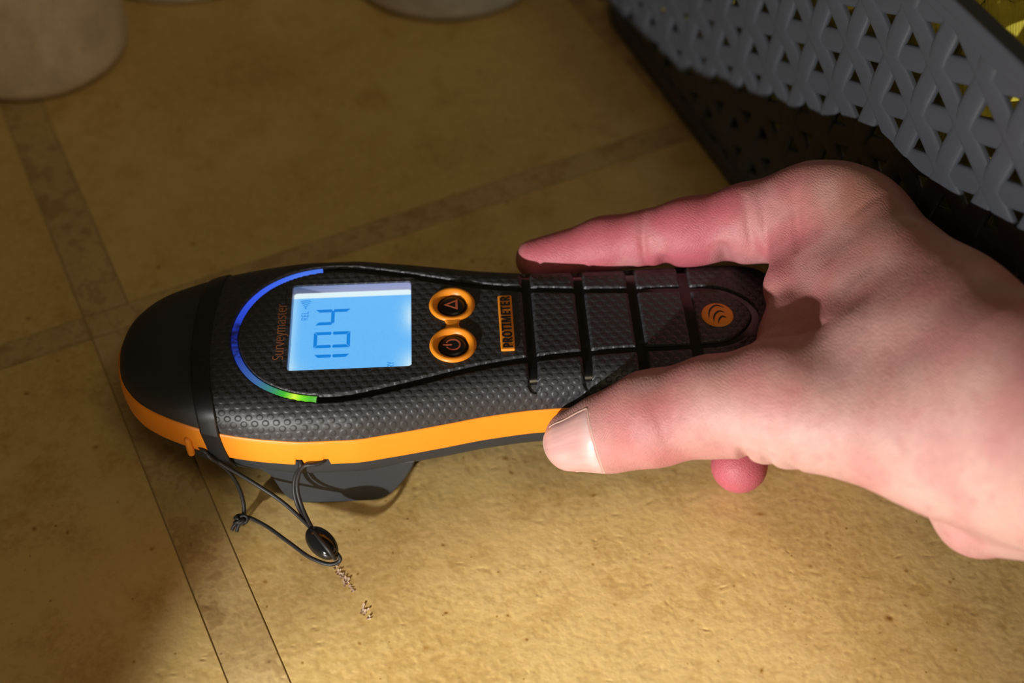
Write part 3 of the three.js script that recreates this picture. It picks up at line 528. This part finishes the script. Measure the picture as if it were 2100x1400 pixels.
  const nail = gridGeo(21, 25, (i, j, p) => {
    const v = j / 24 * 2 - 1, s0 = mix(-11.5 + 2.2 * v * v - 1.2 * v, 8.4 - 2.4 * v * v, i / 20), c = V(T[0], T[1], T[2]).addScaledVector(ax, Math.min(s0, 6)), ang = v * 0.98;
    const dir = up.clone().multiplyScalar(Math.cos(ang)).addScaledVector(side, Math.sin(ang)); if (s0 > 3) dir.addScaledVector(ax, (s0 - 3) * 0.09).normalize();
    let t = 0; for (let k = 0; k < 40; k++) { const q = c.clone().addScaledVector(dir, t), f = field(q.x, q.y, q.z); t += -f * 0.7; if (Math.abs(f) < 0.005) break; }
    const rim = Math.max(Math.pow(Math.abs(v), 8), Math.pow(1 - i / 20, 8)); t += 0.55 - 0.75 * rim; const q = c.addScaledVector(dir, t);
    p[0] = q.x / 1000 - origin[0]; p[1] = q.y / 1000; p[2] = q.z / 1000 - origin[2]; p[3] = i / 20; p[4] = j / 24;
  });
  const at2 = (i, j) => { const a = nail.attributes.position, k = i * 25 + j; return V(a.getX(k), a.getY(k), a.getZ(k)); }, rimPts = [];
  for (let i = 17; i >= 1; i -= 2) rimPts.push(at2(i, 24)); for (let j = 24; j >= 0; j -= 3) rimPts.push(at2(0, j)); for (let i = 1; i <= 13; i += 2) rimPts.push(at2(i, 0));
  mesh('cuticle', new THREE.TubeGeometry(new THREE.CatmullRomCurve3(rimPts, false, 'centripetal'), 80, 0.00038, 6), std(lin(0.56, 0.36, 0.30), 0.7), hand, 'dry pale skin round the thumbnail');
  const nailMap = texture(128, 128, (u, v, o) => { const t = tnoise(u * 3, v * 40, 40, 51) * 0.05, lun = 0.45 * (1 - sstep(0.1, 0.32, u + 0.7 * (v - 0.4) ** 2)), tip = sstep(0.86, 0.95, u + (v - 0.5) ** 2 * 0.2); const a = [0.80, 0.62, 0.60], b = [0.87, 0.78, 0.77]; for (let k = 0; k < 3; k++) o[k] = mix(a[k], b[k], Math.max(lun, tip)) + t - 0.02; }, true);
  mesh('thumbnail', nail, new THREE.MeshPhysicalMaterial({ map: nailMap, roughness: 0.32, clearcoat: 0.25, clearcoatRoughness: 0.3, side: THREE.DoubleSide }), hand, 'pale thumbnail with dry edges');
}

// ---------------------------------------------------------------- woven plastic basket
const plastic = std(lin(0.045, 0.049, 0.058), 0.5, { bumpMap: fineBump, bumpScale: 0.00003 });
{
  const bx = 0.0409, bz = -0.2303, du = [0.3643, 0.9313], dn = [0.9313, -0.3643], LEN = 0.274, DEP = 0.2, HT = 0.14;
  const basket = thing('basket', 'grey woven-look plastic basket with triangular holes holding yellow cloth', 'basket', [bx, 0, bz], Math.atan2(-du[1], du[0]));
  // local axes: x along the visible wall, y up, -z outward to the left... the wall stands at z = 0 and the inside lies at z < 0
  const a = [18.8, 9.3], b = [-2.3, -18], c = [16.5, -8.7], n0 = [187.3, 107.1], w = 7.5, y0 = 7, y1 = 133;
  const lines = (d, len) => {   // lines along d through the lattice, clipped to the wall
    const res = [], step = d === a ? b : a, L = Math.hypot(...d), ux = d[0] / L, uy = d[1] / L, K = 60;
    for (let k = -K; k <= K; k++) {
      const px = n0[0] + step[0] * k, py = n0[1] + step[1] * k; let t0 = -1e4, t1 = 1e4;
      const clip = (p, u, lo2, hi2) => { if (Math.abs(u) < 1e-6) { if (p < lo2 || p > hi2) t0 = 1e5; return; } let q = (lo2 - p) / u, r = (hi2 - p) / u; if (q > r) [q, r] = [r, q]; t0 = Math.max(t0, q); t1 = Math.min(t1, r); };
      clip(px, ux, 3, len - 3); clip(py, uy, y0, y1); if (t1 - t0 < 4) continue;
      res.push([px, py, ux, uy, t0, t1, L]);
    }
    return res;
  };
  const prof = [[-0.5, -0.9], [-0.5, 0.2], [-0.4, 0.65], [-0.22, 0.82], [0.22, 0.82], [0.4, 0.65], [0.5, 0.2], [0.5, -0.9]];
  const ribbon = ([px, py, ux, uy, t0, t1, L], off, seg2) => {
    const n = Math.max(2, Math.round((t1 - t0) / L * seg2)) + 1;
    return gridGeo(n, prof.length, (i, j, p) => { const t = mix(t0, t1, i / (n - 1)), [q, h] = prof[j], o = off(t / L); p[0] = (px + ux * t - uy * q * w) / 1000; p[1] = (py + uy * t + ux * q * w) / 1000; p[2] = (o + h) / 1000; p[3] = t / 1000; p[4] = q * w / 1000; });
  };
  const offs = [[a, () => 0.1], [b, (s) => 0.25 + 0.55 * Math.pow(0.5 + 0.5 * Math.cos(2 * Math.PI * (s - 0.72)), 1.5)], [c, (s) => 0.3 + 0.12 * Math.cos(2 * Math.PI * s)]];
  for (const [d, off] of offs) for (const ln of lines(d, LEN * 1000)) mesh('weave_strip', ribbon(ln, off, 8), plastic, basket);
  const other = (len) => mergeGeometries(offs.flatMap(([d, off]) => lines(d, len * 1000).map((ln) => ribbon(ln, off, 3))));
  const end = other(DEP);
  mesh('end_wall', end.clone().rotateY(Math.PI / 2), plastic, basket);
  mesh('end_wall', end.clone().rotateY(Math.PI / 2).translate(LEN, 0, 0), plastic, basket);
  mesh('rear_wall', other(LEN).translate(0, 0, -DEP), plastic, basket);
  mesh('base', rbox(LEN, 0.004, DEP, 0.0015, LEN / 2, 0.002, -DEP / 2), plastic, basket);
  const band = (y, h, t, nm) => { const s = new THREE.Shape(), q = new THREE.Path(), r = 0.012, R = (p, m) => { const x0 = -m, x1 = LEN + m, z0 = -m, z1 = DEP + m; p.moveTo(x0 + r, z0); p.lineTo(x1 - r, z0); p.quadraticCurveTo(x1, z0, x1, z0 + r); p.lineTo(x1, z1 - r); p.quadraticCurveTo(x1, z1, x1 - r, z1); p.lineTo(x0 + r, z1); p.quadraticCurveTo(x0, z1, x0, z1 - r); p.lineTo(x0, z0 + r); p.quadraticCurveTo(x0, z0, x0 + r, z0); };
    R(s, t); R(q, -0.0012); s.holes.push(q); return mesh(nm, new THREE.ExtrudeGeometry(s, { depth: h - 0.002, bevelEnabled: true, bevelThickness: 0.001, bevelSize: 0.0008, bevelSegments: 3, curveSegments: 8 }).rotateX(-Math.PI / 2).translate(0, y + 0.001, 0), plastic, basket); };
  band(0.0002, 0.0085, 0.0012, 'base_band'); band(0.131, 0.006, 0.0014, 'upper_band'); band(0.1355, 0.0045, 0.003, 'rim');
  // crumpled yellow cloth inside
  const cloth = thing('yellow_cloth', 'crumpled yellow cloth heaped inside the grey basket', 'cloth', [bx, 0, bz], Math.atan2(-du[1], du[0]));
  const N = 150, cg = gridGeo(N, N, (i, j, p) => {
    const u = i / (N - 1), v = j / (N - 1), X = 0.007 + u * (LEN - 0.014), Z = -(0.0075 + v * (DEP - 0.014)), e = Math.min(u, 1 - u, v, 1 - v);
    const r1 = 1 - Math.abs(2 * noise3(X * 26 + 0.6 * noise3(X * 50, 0, Z * 50), 1, Z * 26) - 1), r2 = 1 - Math.abs(2 * noise3(X * 60, 5, Z * 60 + X * 20) - 1);
    let y = 0.02 + 0.088 * sstep(0, 0.07, e) * (0.62 + 0.38 * u) + 0.036 * (r1 - 0.5) * sstep(0, 0.06, e) + 0.02 * (r2 - 0.5) + 0.008 * (noise3(X * 150, 9, Z * 150) - 0.5);
    p[0] = X; p[1] = Math.max(0.008, y); p[2] = Z; p[3] = X; p[4] = Z;
  });
  const clothBump = texture(256, 256, (u, v, o) => { o[0] = o[1] = o[2] = 0.5 + 0.25 * Math.sin(u * Math.PI * 2 * 64) + 0.25 * Math.sin(v * Math.PI * 2 * 64); }); clothBump.repeat.set(1 / 0.05, 1 / 0.05);
  mesh('cloth_sheet', cg, std(lin(0.42, 0.36, 0.03), 0.9, { bumpMap: clothBump, bumpScale: 0.0002 }), cloth);
}

// ---------------------------------------------------------------- pots in the background
function pot(name, label, x, z, R, h, fillet, mat, flare = 0) {
  const t = thing(name, label, 'pot', [x, 0, z], 0, undefined), pts = [], th = 0.004;
  pts.push([0.0001, 0.0012]); pts.push([R - fillet - 0.004, 0.0012]); pts.push([R - fillet - 0.002, 0]);
  for (let k = 0; k <= 8; k++) { const q = -Math.PI / 2 + k / 8 * Math.PI / 2; pts.push([R - fillet + Math.cos(q) * fillet, fillet + Math.sin(q) * fillet]); }
  for (let k = 1; k <= 10; k++) pts.push([R + flare * k / 10, mix(fillet, h - 0.002, k / 10)]);
  pts.push([R + flare - 0.001, h]); pts.push([R + flare - th + 0.001, h]); pts.push([R + flare - th, h - 0.002]); pts.push([R - th, fillet + 0.004]); pts.push([R - th - fillet, 0.006]); pts.push([0.0001, 0.006]);
  mesh('vessel', new THREE.LatheGeometry(pts.map((p) => new THREE.Vector2(...p)), 72), mat, t); return t;
}
{
  const clay = (c, sp) => { const map = texture(512, 512, (u, v, o) => { const n = 0.9 + 0.1 * tnoise(u * 40, v * 40, 40, 61) + 0.06 * (tnoise(u * 200, v * 200, 200, 62) - 0.5), s = tnoise(u * 90, v * 90, 90, 63) > 0.985 ? sp : 1; for (let k = 0; k < 3; k++) o[k] = c[k] * n * s; }, true); return std(0xffffff, 0.75, { map }); };
  pot('beige_pot', 'speckled beige stoneware pot on the tan floor', -0.197, -0.204, 0.0375, 0.125, 0.007, clay([0.93, 0.865, 0.77], 0.6));
  pot('white_pot', 'plain white pot standing behind the beige pot', -0.147, -0.284, 0.048, 0.115, 0.004, clay([0.95, 0.93, 0.88], 1));
  pot('grey_pot', 'grey-white pot standing alone between the white pot and the basket', -0.029, -0.267, 0.045, 0.12, 0.006, clay([0.86, 0.86, 0.83], 0.9), 0.002);
}

// ---------------------------------------------------------------- peeled flakes on the floor
{
  const parts = [], spots = [[-51.8, 47.6], [-51.0, 49.2], [-50.2, 50.4], [-49.4, 50.2], [-48.6, 51.6], [-47.9, 52.8], [-48.9, 53.0], [-46.9, 54.2], [-46.2, 55.6], [-42.9, 61.8], [-42.2, 62.6], [-41.0, 64.6]];
  for (const [x, z] of spots) for (let q = 0; q < 2; q++) {
    const r = 0.35 + rnd() * 0.6, a = rnd() * 6, len = 0.6 + rnd() * 1.6;
    parts.push(gridGeo(6, 3, (i, j, p) => { const t = (i / 5 - 0.5) * 2.2, v = (j / 2 - 0.5) * 0.55; const X = Math.sin(t) * r * len, Y = 0.12 + r * 0.5 * (1 - Math.cos(t)), Z = v; p[0] = (x + rnd() * 0.1 + X * Math.cos(a) - Z * Math.sin(a)) / 1000; p[1] = Y / 1000; p[2] = (z + q * 0.5 + X * Math.sin(a) + Z * Math.cos(a)) / 1000; p[3] = p[4] = 0; }));
  }
  const f = mesh('peeled_flakes', mergeGeometries(parts), std(lin(0.55, 0.40, 0.28), 0.6), scene); tag(f, 'tiny pale curled flakes scraped from the floor beside the bead', 'flakes', null, 'stuff');
}

// ---------------------------------------------------------------- lamps
{
  // torch held over the floor, front left
  const at = V(...TORCH.at), aim = V(...TORCH.aim), dir = aim.clone().sub(at).normalize();
  const torch = thing('torch', 'small black torch shining across the floor onto the meter', 'torch', [at.x, at.y, at.z]); torch.quaternion.setFromUnitVectors(V(0, 0, 1), dir);
  const pr = [[0.0001, -0.115], [0.011, -0.115], [0.0125, -0.112], [0.0125, -0.04], [0.0135, -0.034], [0.0175, -0.024], [0.018, -0.006], [0.0165, -0.005], [0.0155, -0.009]].map((p) => new THREE.Vector2(...p));
  mesh('barrel', new THREE.LatheGeometry(pr, 40).rotateX(Math.PI / 2), std(lin(0.02, 0.02, 0.022), 0.35, { metalness: 0.5 }), torch);
  mesh('lens', new THREE.CylinderGeometry(0.0155, 0.0155, 0.002, 40).rotateX(Math.PI / 2).translate(0, 0, -0.009), new THREE.MeshStandardMaterial({ color: 0x222222, roughness: 0.2, emissive: lin(1, 0.96, 0.9), emissiveIntensity: 2 }), torch);
  for (const [c, a] of [[TORCH, aim], [HOT, V(...HOT.aim)]]) {
    const s = new THREE.SpotLight(lin(1, 0.975, 0.94), c.power, 0, THREE.MathUtils.degToRad(c.half), c.blend, 2); s.position.copy(at); s.target.position.copy(a); s.castShadow = true; s.shadow.radius = 0.35; s.shadow.mapSize.set(2048, 2048); scene.add(s, s.target);
  }
  // dim ceiling panel
  const cl = thing('ceiling_light', 'flat rectangular ceiling light panel', 'light', [CEILING.at[0], CEILING.at[1], CEILING.at[2]]);
  mesh('light_frame', rbox(CEILING.size[0] + 0.04, 0.03, CEILING.size[1] + 0.04, 0.006, 0, 0, 0), std(lin(0.7, 0.7, 0.7), 0.5), cl);
  mesh('diffuser', box(CEILING.size[0], 0.004, CEILING.size[1], 0, -0.0165, 0), new THREE.MeshStandardMaterial({ color: 0x222222, emissive: lin(1, 0.82, 0.55), emissiveIntensity: 2 }), cl);
  const ra = new THREE.RectAreaLight(lin(1, 0.84, 0.57), CEILING.power, CEILING.size[0], CEILING.size[1]); ra.position.set(CEILING.at[0], CEILING.at[1] - 0.025, CEILING.at[2]); ra.rotation.x = -Math.PI / 2; scene.add(ra);
}

renderer.render(scene, camera);
